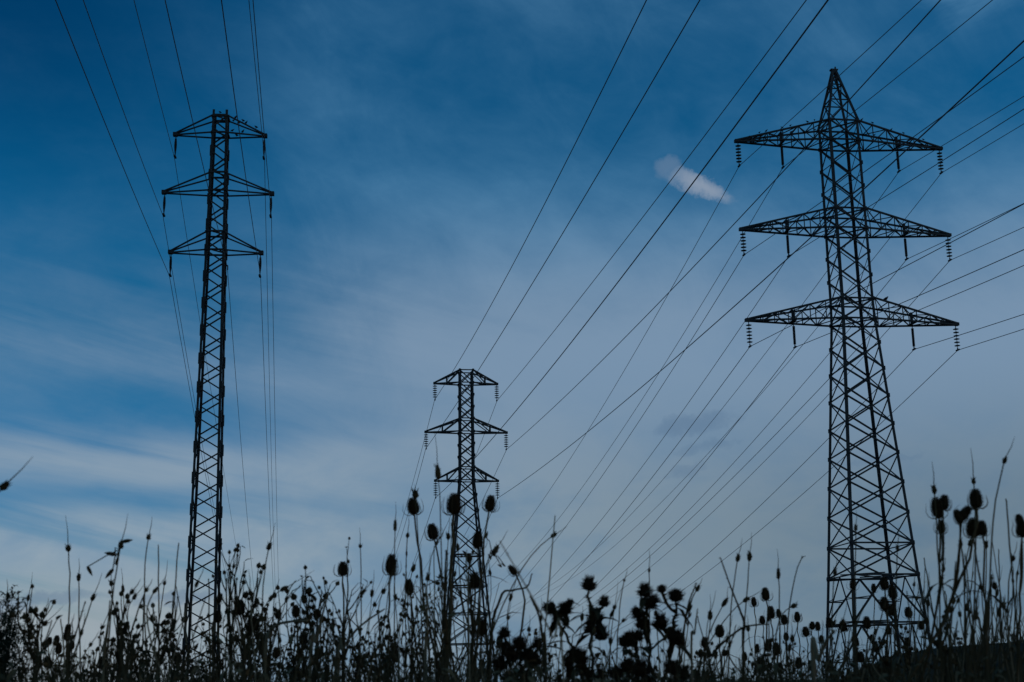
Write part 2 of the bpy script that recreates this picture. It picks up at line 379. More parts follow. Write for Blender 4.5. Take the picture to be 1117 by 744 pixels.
# --- slim pylon
PL = dict(X=-13.295, Y=60.0, yaw=0.0841, z=(25.87, 23.05, 20.21), a=(2.04, 2.43, 2.02))
t = thing('lattice_pylon', 'slim dark lattice mast with three short crossarms and flat top', 'pylon', (PL['X'], PL['Y'], 0), PL['yaw'], 'lattice pylons')
hwL = pw([(0, 0.70), (26.72, 0.345)])
lv = [0.0]; z = 0.0
while lv[-1] < 25.3: lv.append(lv[-1]+0.70-0.17*lv[-1]/26.7)
lv = [v*26.72/lv[-1] for v in lv]
root_h = {len(lv)-2}
pylon_body(t, hwL, lv, 0.085, 0.055, 0.105, PAINT, lambda i: 'Z', 0.0, 0.28, True)
for z in list(PL['z'])+[v+0.87 for v in PL['z']]:
    b = MB(); z = min(z, 26.66); h = hwL(z)
    for k in range(4):
        rot = Matrix.Rotation(math.pi/2*k, 3, 'Z'); b.bar(rot@Vector((-h, -h-0.01, z+0.015)), rot@Vector((h, -h-0.01, z+0.015)), 0.075)
    b.bar((-h, -h, z+.08), (h, h, z+.08), 0.05); b.build('ring_frame', PAINT, t)
for z, a in zip(PL['z'], PL['a']):
    for sx in (-1, 1):
        arm_solid(t, sx, hwL(z), a, z, 0.83, PAINT, 0, 0.06, 0.05, tipw=0.05).build('crossarm', PAINT, t)
        insulator(t, (sx*a*.985, 0, z-0.06), 1.03, 'cone')
b = MB()      # cable bracket on the shaft below the lowest arm
b.bar((0.42, -0.3, 19.5), (0.60, -0.3, 19.5), 0.05); b.tube([(0.58, -0.3, 19.5), (0.58, -0.3, 19.3)], 0.03)
b.build('cable_bracket', PAINT, t)
PL_root = t

# --- distant pylon
PM = dict(X=-3.608, Y=105.0, yaw=0.1403, z=(23.64, 19.84, 16.11), a=(2.415, 3.10, 2.375))
t = thing('lattice_pylon', 'short distant lattice pylon standing behind the teasels, six disc insulator strings', 'pylon', (PM['X'], PM['Y'], 0), PM['yaw'], 'lattice pylons')
hwM = pw([(0, 2.05), (6.2, 1.50), (10.5, 1.12), (16.1, 0.58), (24.62, 0.53)])
lv = [0.0, 4.0, 6.2, 8.2, 10.5, 12.3, 13.8, 15.0, 16.11, 17.1]
lv += [17.1+(19.84-17.1)*i/3 for i in (1, 2)]+[19.84, 20.85]+[20.85+(23.64-20.85)*i/3 for i in (1, 2)]+[23.64, 24.62]
root_h = {1, 2, 3, 7, 8, 11, 12, 15, 16}
pylon_body(t, hwM, lv, 0.075, 0.05, 0.135, STEEL, lambda i: 'K' if i < 1 else 'X', 0.2, 0.06)
for z, a in zip(PM['z'], PM['a']):
    for sx in (-1, 1):
        arm_solid(t, sx, hwM(z), a, z, 0.98, STEEL, 2, 0.095, 0.07, tipw=0.05).build('crossarm', STEEL, t)
        insulator(t, (sx*a*.99, 0, z-0.05), 1.25, 'disc', 1.3)
for z in (6.2, 8.2, 10.5):
    b = MB(); h = hwM(z)-0.05; b.bar((-h, 0, z), (0, -h, z), 0.07); b.bar((h, 0, z), (0, h, z), 0.07); b.build('plan_bracing', STEEL, t)
PM_root = t

# ------------------------------------------------------------------ conductors: both spans of a wire are one cable
SPANS = {
 'Rnear': {'1a': ((13.01, 74.18, 29.37), (55.9, -176.6, 31.8), 5.35), '1b': ((15.55, 74.53, 29.37), (60.4, -175.6, 31.0), 5.44), '1c': ((22.4, 75.47, 29.37), (67.7, -173.8, 30.3), 6.26), '1d': ((24.94, 75.82, 29.37), (68.5, -173.4, 31.3), 5.63), '2a': ((12.99, 74.18, 24.1), (52.7, -177.1, 27.1), 6.45), '2b': ((15.54, 74.53, 24.1), (62.9, -175.2, 24.9), 4.7), '2c': ((22.41, 75.47, 24.1), (66.7, -173.9, 25.5), 5.97), '2d': ((24.96, 75.82, 24.1), (68.9, -173.3, 25.7), 5.85), '3a': ((13.03, 74.18, 18.85), (63.4, -175.3, 17.9), 3.14), '3b': ((15.57, 74.53, 18.85), (58.0, -176.0, 20.9), 6.27), '3c': ((22.38, 75.47, 18.85), (66.7, -173.9, 19.9), 6.2), '3d': ((24.92, 75.82, 18.85), (68.5, -173.4, 20.7), 5.7), 'x': ((20.31, 75.0, 20.04), (62.4, -175.0, 22.8), 5.71)},
 'Rfar': {'1a': ((13.01, 74.18, 29.37), (-16.3, 282.2, 16.3), 5.73), '1b': ((15.55, 74.53, 29.37), (-12.8, 282.4, 16.5), 6.21), '2a': ((12.99, 74.18, 24.1), (-16.8, 282.1, 9.6), 5.89), '2b': ((15.54, 74.53, 24.1), (-13.7, 282.3, 8.8), 5.85), '3a': ((13.03, 74.18, 18.85), (-17.1, 282.1, 2.1), 4.96), '1c': ((22.4, 75.47, 29.37), (-5.0, 282.7, 16.4), 6.57), '1d': ((24.94, 75.82, 29.37), (-0.8, 283.0, 16.9), 5.57), '3b': ((15.57, 74.53, 18.85), (-12.7, 282.4, 6.1), 6.47), '2c': ((22.41, 75.47, 24.1), (-4.7, 282.8, 11.3), 6.53), '2d': ((24.96, 75.82, 24.1), (-3.2, 282.7, 10.1), 6.23), 'x': ((20.31, 75.0, 20.04), (-10.4, 282.0, 5.6), 5.21), '3c': ((22.38, 75.47, 18.85), (-5.9, 282.6, 5.2), 6.52), '3d': ((24.92, 75.82, 18.85), (-2.5, 282.8, 7.9), 6.59)},
 'Mnear': {'1L': ((-6.0, 104.66, 22.34), (20.4, -71.3, 28.3), 4.32), '2L': ((-6.68, 104.57, 18.54), (23.3, -70.8, 26.9), 2.85), '1R': ((-1.22, 105.34, 22.34), (29.3, -70.0, 29.1), 2.18), '3L': ((-5.96, 104.67, 14.81), (20.8, -71.2, 20.3), 3.47), '2R': ((-0.54, 105.43, 18.54), (28.0, -70.3, 24.9), 3.13), '3R': ((-1.26, 105.33, 14.81), (25.7, -70.6, 19.9), 3.15)},
 'Mfar': {'1L': ((-6.0, 104.66, 22.34), (-36.8, 325.1, 20.3), 6.4), '2L': ((-6.68, 104.57, 18.54), (-37.2, 325.1, 17.7), 6.44), '1R': ((-1.22, 105.34, 22.34), (-31.3, 325.9, 20.8), 6.48), '2R': ((-0.54, 105.43, 18.54), (-31.7, 325.8, 16.9), 6.34), '3L': ((-5.96, 104.67, 14.81), (-36.6, 325.1, 13.4), 6.42), '3R': ((-1.26, 105.33, 14.81), (-29.5, 326.1, 13.0), 6.69)},
 'Lnear': {'3L': ((-15.31, 59.83, 19.11), (16.8, -138.1, 17.1), 4.5), '2L': ((-15.72, 59.8, 21.95), (17.4, -137.6, 19.5), 5.37), '1L': ((-15.33, 59.83, 24.77), (18.4, -137.8, 22.8), 4.56), '3R': ((-11.28, 60.17, 19.11), (20.3, -141.1, 16.2), 5.91), '1R': ((-11.26, 60.17, 24.77), (19.4, -141.3, 22.5), 5.02), '2R': ((-10.87, 60.2, 21.95), (20.1, -141.5, 19.8), 4.79), 'x': ((-12.76, 60.0, 19.53), (18.2, -140.1, 17.6), 4.2)},
 'Lfar': {'1L': ((-15.33, 59.83, 24.77), (-57.4, 311.6, 9.6), 1.06), '2L': ((-15.72, 59.8, 21.95), (-57.2, 311.7, 7.9), 5.02), '3L': ((-15.31, 59.83, 19.11), (-56.4, 311.8, 5.3), 5.17), '3R': ((-11.28, 60.17, 19.11), (-51.5, 311.6, 5.8), 5.33), '1R': ((-11.26, 60.17, 24.77), (-52.0, 311.6, 11.3), 5.34), '2R': ((-10.87, 60.2, 21.95), (-51.2, 311.6, 8.3), 5.25), 'x': ((-12.76, 60.0, 19.53), (-54.4, 311.5, 6.9), 5.59)},
}
def sagged(A, B, s, n=70):
    A, B = Vector(A), Vector(B); out = []
    for i in range(n+1):
        q = (i/n)**1.4; p = A.lerp(B, q); p.z -= 4*s*q*(1-q); out.append(p)
    return out
def falling(A, B, s):
    pts = sagged(A, B, s, 90)
    low = min(range(len(pts)), key=lambda i: (pts[i].z-ZC)/pts[i].y)
    k = max(3, int(low*0.80)); pts = pts[:k+1]; d = pts[-1]-pts[-2]; d.normalize()
    if d.z > -0.012: d.z = -0.012
    L = min(260.0, (pts[-1].z-0.6)/-d.z)
    return pts+[pts[-1]+d*L*i/8 for i in range(1, 9)]
ORD = {'1': 'top', '2': 'middle', '3': 'lowest'}
SIDE = {'L': 'west', 'R': 'east', 'a': 'outer west', 'b': 'inner west', 'c': 'inner east', 'd': 'outer east'}
POS = {'L': 'left tip', 'R': 'right tip', 'a': 'left tip', 'b': 'inner left hanger', 'c': 'inner right hanger', 'd': 'right tip'}
for code, pname, r in (('R', 'wide-armed pylon', 0.0185), ('L', 'slim mast', 0.0135), ('M', 'short distant pylon', 0.018)):
    near, far = SPANS[code+'near'], SPANS[code+'far']
    for k in near:
        pts = list(reversed(sagged(*near[k])))
        if k in far: pts += falling(*far[k])[1:]
        b = MB(); b.tube(pts, r, 5)
        lab = ('thin cable fixed to the shaft of the %s below its lowest crossarm' % pname) if k == 'x' else 'dark cable hung from the %s of the %s crossarm of the %s' % (POS[k[1]], ORD[k[0]], pname)
        o = b.build('power_cable', ALU, None, True); tag(o, lab, 'power line', 'cables of the %s' % pname)

# ------------------------------------------------------------------ birds perched on the steel
def bird(p, s, head, lab, grp):
    o = thing('bird', lab, 'bird', p, head, grp); b = MB()
    ax = Vector((0.75, 0, 0.66)).normalized(); org = Vector((-0.42, 0, 0.22))*s
    pr = [(0.02, 0), (0.12, .08), (0.21, .25), (0.245, .42), (0.20, .6), (0.115, .72), (0.115, .80), (0.125, .88), (0.09, .97), (0.03, 1.02)]
    b.lathe([(r*s, h*s) for r, h in pr], org, ax, 8)
    b.spike(org+ax*1.0*s, (0.95, 0, 0.1), 0.16*s, 0.035*s)
    b.leaf(org+ax*0.12*s, (-0.8, 0, -0.5), (0, 0, 1), 0.5*s, 0.17*s, 0.05)
    for sy in (-1, 1):
        b.leaf(org+ax*0.62*s+Vector((0, sy*0.15*s, 0.02*s)), (-0.85, 0, -0.42), (0, sy, 0.2), 0.75*s, 0.26*s, 0.0)
        b.tube([(-0.08*s, sy*0.06*s, 0.36*s), (0.0, sy*0.07*s, 0.0)], 0.022*s, 4)
    b.build('body', BIRD, o, True)
def on(T, x, y, z):
    c, s = math.cos(T['yaw']), math.sin(T['yaw']); return (T['X']+x*c-y*s, T['Y']+x*s+y*c, z)
zt, at, hb = PL['z'][0], PL['a'][0], hwL(26.7)
for f, sy, up in ((.22, -1, 1), (.40, -1, 1), (.50, -1, 1), (.75, -1, 1), (.12, 1, 1), (.15, -1, 0), (.42, -1, 0), (.2, 1, 0), (.28, 1, 1)):
    x = hb+(at-hb)*f; h0 = hb*(1-f)+0.05*f
    z = (zt+0.83+(0.05-0.83)*f if up else zt-0.03*f)+0.045
    bird(on(PL, x, sy*h0, z), 0.165+rng.random()*0.03, rng.choice([0.3, 2.8, 1.2, -0.6]), 'tiny dark bird perched on the top crossarm of the slim mast', 'birds on the slim mast')
bird(on(PL, -0.02, -hb, 26.78), 0.16, 2.7, 'tiny dark bird perched on the flat top bar of the slim mast', None)
zt, at, hb = PR['z'][0], PR['a'][0], 0.88
for i in range(17):
    sx = -1 if i < 10 else 1; f = (0.06+0.088*i if i < 10 else 0.05+0.12*(i-10))+rng.uniform(-.02, .02); sy = -1 if i % 3 else 1
    bird(on(PR, sx*(hb+(at-hb)*f), sy*(hb*(1-f)+0.06*f), zt+1.17+(0.05-1.17)*f+0.06), 0.15+rng.random()*0.03, rng.choice([0.3, 2.8, 1.2, -0.6]), 'tiny dark bird in the row on the top crossarm of the wide-armed pylon', 'birds on the wide-armed pylon')
f = 0.17; bird(on(PR, 0.9+(6.09-0.9)*f, -0.8*(1-f), 20.35+1.17-1.12*f+0.06), 0.34, 0.4, 'larger dark bird alone on the lowest crossarm of the wide-armed pylon', None)

# ------------------------------------------------------------------ the dry plants in front, each rooted in the ground
BASE_Y = 744.0
def root_of(bx, Y, p):
    """foot of a stem on the ground: it leaves the picture's lower edge at bx"""
    q = P(bx, BASE_Y, Y); d = (q-p); z = gz(q.x, Y)
    if d.z > -0.02: return Vector((q.x, Y, z))
    k = (p.z-z)/(-d.z); k = min(k, 1.6+q.z/max(0.05, -d.z)*0.25)
    x = p.x+d.x*min(k, 2.2); return Vector((x, Y+rng.uniform(-.1, .1), gz(x, Y)))
def bez(a, c, b, n):
    return [a*(1-t)**2+c*2*t*(1-t)+b*t*t for t in (i/n for i in range(n+1))]
def stem_curve(foot, top, tilt, n=12, wob=0.006, via=None):
    """grows straight up from the foot and arrives at top along direction tilt"""
    L = (top-foot).length; t = Vector(tilt).normalized(); v = via if via is not None else top-t*L*0.35
    if via is not None:
        a = bez(v, top-t*(top-v).length*0.30, top, n-4)
        dd = (a[1]-a[0]).normalized(); h = (v-foot).length
        pts = bez(foot, v-dd*h*0.45, v, 4)+a[1:]
    else: pts = bez(foot, v, top, n)
    for i in range(1, n): pts[i] += Vector((rng.uniform(-wob, wob), rng.uniform(-wob, wob), 0))
    return pts

# --- teasel heads: spiny egg (three kinds, one unit long), long upcurved bracts
def head_mesh(seed, slim):
    r = random.Random(seed); b = MB()
    pr = [(0.10, 0), (0.24, .05), (0.32, .18), (0.345, .34), (0.33, .52), (0.285, .70), (0.21, .85), (0.12, .95), (0.03, 1.0)]
    b.lathe([(q*slim*0.84, h*0.96) for q, h in pr], n=12)
    N = 420
    for i in range(N):
        h = (i+0.5)/N; th = i*2.39996+r.uniform(-.1, .1); h = 0.02+0.97*h
        for (r0, h0), (r1, h1) in zip(pr[:-1], pr[1:]):
            if h0 <= h <= h1: rr = (r0+(r1-r0)*(h-h0)/(h1-h0))*slim*0.82; break
        d = Vector((math.cos(th), math.sin(th), 0.28+1.6*max(0, h-0.75)))
        b.spike(Vector((math.cos(th)*rr, math.sin(th)*rr, h)), d, r.uniform(.07, .20), 0.018)
    return b.mesh('seed_head', HEAD)
HEADS = [head_mesh(1, 1.0), head_mesh(2, 0.92), head_mesh(3, 1.08)]
def bract_mesh(seed):
    r = random.Random(seed); b = MB(); n = r.choice([6, 7, 8])
    for i in range(n):
        th = 2*math.pi*i/n+r.uniform(-.25, .25); L = r.uniform(0.55, 1.05); o = r.uniform(.50, .68)
        c, s = math.cos(th), math.sin(th)
        pts = [Vector((c*rr, s*rr, h)) for rr, h in ((.08, .0), (o*0.55, -.06), (o*0.92, .08), (o*1.05, L*0.42), (o*0.98, L*0.75), (o*0.9, L))]
        b.tube(pts, [.028, .024, .020, .016, .012, .005], 4)
    return b.mesh('bracts', STEM)
BRACTS = [bract_mesh(k) for k in (4, 5, 6)]
def put_head(root, p, d, h, wscale=1.0):
    k = rng.randrange(3)
    o = link('seed_head', HEADS[k], root); br = link('bracts', BRACTS[rng.randrange(3)], o)
    d = Vector(d).normalized(); q = Vector((0, 0, 1)).rotation_difference(d)
    o.matrix_parent_inverse = Matrix.Identity(4)
    o.location = Vector(p)-root.location; o.rotation_mode = 'QUATERNION'; o.rotation_quaternion = q; wscale *= rng.uniform(.86, 1.08); o.scale = (h*wscale, h*wscale*rng.uniform(.92, 1.05), h*rng.uniform(.93, 1.06))
    return o
def local(root, pts): return [Vector(p)-root.location for p in pts]
def prickles(b, pts, r, n):
    for _ in range(n):
        i = rng.randrange(len(pts)-1); p = pts[i].lerp(pts[i+1], rng.random()); th = rng.random()*6.28
        b.spike(p, (math.cos(th), math.sin(th), 0.3), r*rng.uniform(1.2, 2.2), r*0.35)
def teasel(heads, bx, label, group=None, Y=None, thick=1.0):
    """heads: list of (px, py centre, height px, lean); the first carries the main stem"""
    hp = max(h[2] for h in heads); Y = Y or max(2.7, min(9.0, 1518*0.050/hp))
    main = None; root = None
    for i, hd in enumerate(heads):
        px, py, h = hd[:3]; lean = hd[3] if len(hd) > 3 else 0.0
        y = Y+(0 if i == 0 else rng.uniform(-.15, .15)); hw = h*y/1518*0.97
        d = Vector((math.sin(R_(lean)), rng.uniform(-.12, .12), math.cos(R_(lean))))
        c = P(px, py, y); p = c-d*hw/2
        if root is None:
            foot = root_of(bx, Y, p); root = thing('teasel', label, 'teasel', foot, 0, group)
            main = stem_curve(foot, p, d, 12, .004, P(bx, BASE_Y, Y))
            b = MB(); rr = 0.0027*thick
            b.tube(local(root, main), [rr*(1.5-0.6*k/(len(main)-1)) for k in range(len(main))], 5); prickles(b, local(root, main), rr*1.4, 26)
            j = main[len(main)*2//3]-root.location
            for s in (-1, 1):
                if rng.random() < 0.7: b.leaf(j, (s, rng.uniform(-.4, .4), rng.uniform(-.3, .5)), (0, 0, 1), rng.uniform(.05, .10), .016, .8)
            b.build('stem', STEM, root)
        else:
            k = int(len(main)*rng.uniform(.55, .72)); a = main[k]; b = MB()
            pts = bez(a, a.lerp(p, 0.35)+Vector((0, 0, -0.02))+Vector((p.x-a.x, 0, 0))*0.25, p, 8)
            b.tube(local(root, pts), [0.0024*thick*(1.2-.05*q) for q in range(len(pts))], 5); prickles(b, local(root, pts), 0.005*thick, 10); b.build('side_stem', STEM, root)
        put_head(root, p, d, hw)
    return root

T_ = teasel
T_([(450.8, 551.6, 19, -8)], 470, 'teasel with a tuft on its head, tallest of those below the distant pylon', None, 4.0)
T_([(495.4, 549.5, 23, 2)], 487, 'teasel with the largest head against the shaft of the distant pylon', None, 3.6, 1.5)
T_([(535.0, 548.6, 18, 10), (521, 588.7, 18, 6)], 517, 'forked teasel with two heads right beside the distant pylon', None, 4.0)
T_([(472, 580, 17, -12)], 497, 'teasel leaning over between two taller ones below the distant pylon', None, 4.2)
T_([(426.7, 615.8, 21, 3)], 424, 'straight teasel at the west end of the group below the distant pylon', None, 3.8)
T_([(446.3, 640.5, 16, -6)], 458, 'low teasel below the tufted one beside the distant pylon', None, 4.6)
T_([(511.6, 608, 10, 0)], 509, 'teasel with a small round head inside the outline of the distant pylon', None, 6)
T_([(518, 633, 17, 2)], 514, 'teasel with a head in front of the lower braces of the distant pylon', None, 4.4)
T_([(526, 684, 18, 4)], 522, 'low teasel in front of the feet of the distant pylon', None, 4.2)
T_([(559, 622, 12, -38)], 553, 'teasel with a sideways head at the end of a bent stalk beside the distant pylon', None, 4.0)
T_([(374, 620, 16, 0)], 374, 'lone straight teasel standing clear between the slim mast and the distant pylon', None, 4.4)
T_([(261.8, 662.6, 16, -3), (276, 680, 17, 4)], 268, 'teasel with two dark heads just right of the slim mast', None, 4.0)
T_([(303.5, 669.5, 11, -4)], 306, 'small teasel, third head right of the slim mast', None, 5.6)
T_([(322.7, 666.7, 13, -5)], 327, 'small teasel, fourth head right of the slim mast', None, 5.2)
T_([(346, 669, 11, 2)], 347, 'small teasel, fifth head right of the slim mast, near the lone straight one', None, 5.6)
T_([(238, 672, 14, -2)], 240, 'teasel with its head against the right leg of the slim mast', None, 4.6)
T_([(239.5, 652, 11, 20)], 233, 'teasel head above another on the right leg of the slim mast', None, 4.9)
T_([(331.4, 695, 15, 0)], 333, 'low teasel half hidden in the weeds left of the lone straight one', None, 4.2)
big = 'teasel with %s at the right end of the field'
T_([(1021.9, 553.8, 22, -4), (1029.7, 547.6, 17, 14), (1026.8, 574.7, 14, 0)], 1004, big % 'three crowded heads', None, 3.3, .95)
T_([(1064.5, 543.9, 21, 2), (1052.7, 559.8, 18, 40), (1045.6, 563.4, 15, -20)], 990, big % 'a tall head and two leaning heads', None, 3.2, 1.1)
T_([(1071.2, 575.8, 16, 4), (1061.6, 575, 22, 2)], 1078, big % 'two long hanging heads', None, 3.3, .9)
T_([(1114.8, 576.5, 18, 4), (1112, 567, 13, -10)], 1108, 'teasel cut by the picture edge at the far right end', None, 3.3, .9)
for (px, py, h, lab) in (
    (835.0, 647.8, 14, 'tallest teasel of the small group between the thistles and the wide-armed pylon'),
    (822.3, 656.4, 10, 'teasel head next to the tallest on its left, left of the wide-armed pylon'),
    (840.9, 667.6, 13, 'teasel head close under the tallest one left of the wide-armed pylon'),
    (849.3, 668.8, 9, 'small round teasel head of a tight trio left of the wide-armed pylon'),
    (855.5, 676.0, 10, 'lowest head of a tight trio of teasels left of the wide-armed pylon'),
    (831.5, 676.0, 9, 'small teasel head below the tallest one left of the wide-armed pylon'),
    (869.6, 673.0, 10, 'single teasel head halfway between the tallest one and the wide-armed pylon'),
    (785.0, 688.0, 13, 'teasel alone between the thistle clump and the tall bent stalk'),
    (768.4, 700.5, 11, 'low teasel at the foot of the bristly grass right of the thistles'),
    (742.5, 698.0, 16, 'teasel head touching the right edge of the thistle clump')):
    T_([(px, py, h, rng.uniform(-6, 6))], px+rng.uniform(-6, 8), lab)
for (px, py, h) in ((930.5, 637, 12), (953, 641.5, 9), (964.8, 636.5, 13), (973.6, 645.6, 15), (964.8, 658, 15), (973, 665, 12), (990.8, 667.5, 12), (945.6, 679, 13), (919.5, 682.6, 12), (1005, 682, 9), (969, 687, 10), (951, 696, 9), (933, 699, 11), (955, 704.6, 12), (904.4, 678.7, 11), (966, 722, 12), (939, 716, 11), (990, 700, 9)):
    T_([(px, py, h, rng.uniform(-8, 8))], px+rng.uniform(-8, 8), 'dark teasel head crossing the lower braces of the wide-armed pylon', 'teasels in front of the wide-armed pylon')
for (px, py, h) in ((886, 682, 9), (892, 683, 9), (879, 689, 10), (857.5, 694, 9), (825.8, 707, 9), (838, 704, 12), (846.8, 708, 13), (896, 697, 9), (830, 723, 13), (851, 728, 12), (871, 723, 12), (905, 725, 12), (884.7, 725, 11), (764, 713, 8), (773, 713, 8), (780, 712, 7), (790, 712, 7), (812, 716, 9)):
    T_([(px, py, h, rng.uniform(-8, 8))], px+rng.uniform(-8, 8), 'small low teasel among the weeds between the thistles and the wide-armed pylon', 'low teasels left of the wide-armed pylon')
for (px, py, h) in ((54, 699, 9), (62, 697, 9), (74, 686, 10), (73, 693, 11), (52, 722, 13), (64, 707, 12), (79, 704, 8), (112, 722, 12), (145, 715, 11), (194, 718, 12), (188, 704, 9), (287, 706, 11), (301, 712, 12), (430, 712, 12), (395, 722, 12), (545, 700, 12)):
    T_([(px, py, h, rng.uniform(-10, 10))], px+rng.uniform(-8, 8), 'small low teasel half buried in the dark weeds of the western half', 'low teasels in the west')

# --- thistles: ragged spiny heads, several to a plant
def thistle_head(seed, tall):
    r = random.Random(seed); b = MB()
    b.lathe([(.08, 0), (.26, .08), (.36, .28), (.34, .5), (.25, .66), (.16, .72)], n=9)
    for i in range(150):
        h = r.random()*0.66; th = r.random()*6.283; rr = 0.22+0.12*math.sin(math.pi*min(1, h/0.6))
        d = Vector((math.cos(th), math.sin(th), r.uniform(-.1, 1.3)))
        b.spike((math.cos(th)*rr, math.sin(th)*rr, h), d, r.uniform(.22, .52), 0.036)
    for i in range(80):
        th = r.random()*6.283; q = r.random()*0.27; sp = r.uniform(.1, .55)
        b.spike((math.cos(th)*q, math.sin(th)*q, .62), (math.cos(th)*sp, math.sin(th)*sp, 1), r.uniform(.30, .62)*tall, 0.028)
    return b.mesh('flower_head', THIS)
THH = [thistle_head(k, t) for k, t in ((21, .8), (22, 1.05), (23, .6))]
def thistle(heads, bx, label, Y=3.6, group=None):
    root = None
    for i, (px, py, w, lean) in enumerate(heads):
        y = Y+rng.uniform(-.12, .12); s = w*y/1518*0.90; d = Vector((math.sin(R_(lean)), rng.uniform(-.3, .3), math.cos(R_(lean))))
        p = P(px, py, y)-d*s*0.45
        if root is None:
            foot = root_of(bx, Y, p); root = thing('thistle', label, 'thistle', foot, 0, group); main = stem_curve(foot, p, d, 14, .006, P(bx, BASE_Y, Y)); b = MB()
            b.tube(local(root, main), [.0050-.0022*k/14 for k in range(15)], 5); prickles(b, local(root, main), .009, 60); lv_ = main
            b.build('stem', WEED, root); src = main
        else:
            k = int(len(main)*rng.uniform(.68, .86)); a = main[k]; b = MB(); src = bez(a, Vector((a.x*0.35+p.x*0.65, (a.y+p.y)/2, a.z*0.6+p.z*0.4-0.01)), p, 8)
            b.tube(local(root, src), .0038, 5); prickles(b, local(root, src), .007, 16); b.build('side_stem', WEED, root)
        b = MB()
        for _ in range(3):
            q = src[rng.randrange(len(src)//2, len(src))]-root.location; th = rng.random()*6.28
            L = rng.uniform(.03, .07); b.leaf(q, (math.cos(th), math.sin(th), rng.uniform(-.5, .6)), (0, 0, 1), L, L*0.35, rng.uniform(.2, 1.0))
        b.build('leaves', WEED, root)
        o = link('flower_head', THH[rng.randrange(3)], root); o.location = p-root.location; o.rotation_mode = 'QUATERNION'; o.rotation_quaternion = Vector((0, 0, 1)).rotation_difference(d.normalized()); o.scale = (s, s, s)
    return root
thistle([(642.8, 637, 17, 5), (659, 656.4, 13, 14), (650, 672.5, 18, -4), (645, 684, 17, 0), (656, 691, 17, 10)], 648, 'upright thistle, its top head flaring, west end of the thistle clump')
thistle([(617, 663, 17, 14), (599.5, 663, 15, -75), (608, 672, 14, -160), (622, 657, 9, 60)], 652, 'thistle on an arched stem with ragged heads drooping towards the distant pylon')
thistle([(703.4, 644, 17, -4), (711, 656, 17, 60), (695.5, 668, 16, -50), (699.7, 680, 14, 0)], 712, 'tall thistle with a bristly top head at the middle of the thistle clump')
thistle([(737.5, 649, 18, 6), (722, 642, 11, -3), (720.7, 678, 18, 0), (737, 695, 18, 10)], 724, 'tallest thistle at the east end of the thistle clump')
thistle([(687, 696, 20, -30), (681, 699, 15, 0), (697, 693, 14, 30)], 690, 'low thistle with broad merged heads in the middle of the clump', 3.4)
thistle([(626.7, 712, 16, -8), (634, 717, 18, 12), (620, 722, 14, -20)], 640, 'low thistle under the drooping one in the thistle clump', 3.4)
thistle([(567, 701, 18, 0), (558, 712, 17, -10), (575, 713, 15, 12), (550, 690, 14, -5)], 566, 'squat thistle just right of the distant pylon', 3.4)
thistle([(546, 722, 17, 0), (587, 702, 13, 4), (583, 718, 16, 10)], 574, 'low dark thistle beneath the teasel with the sideways head', 3.3)
thistle([(700, 730, 20, 0), (685, 726, 17, 8), (672, 733, 18, -8)], 694, 'broad low thistle at the foot of the thistle clump', 3.1)
thistle([(733, 727, 18, 0), (745, 734, 18, 12), (655, 736, 15, 0)], 738, 'low thistle at the lower east corner of the thistle clump', 3.1)

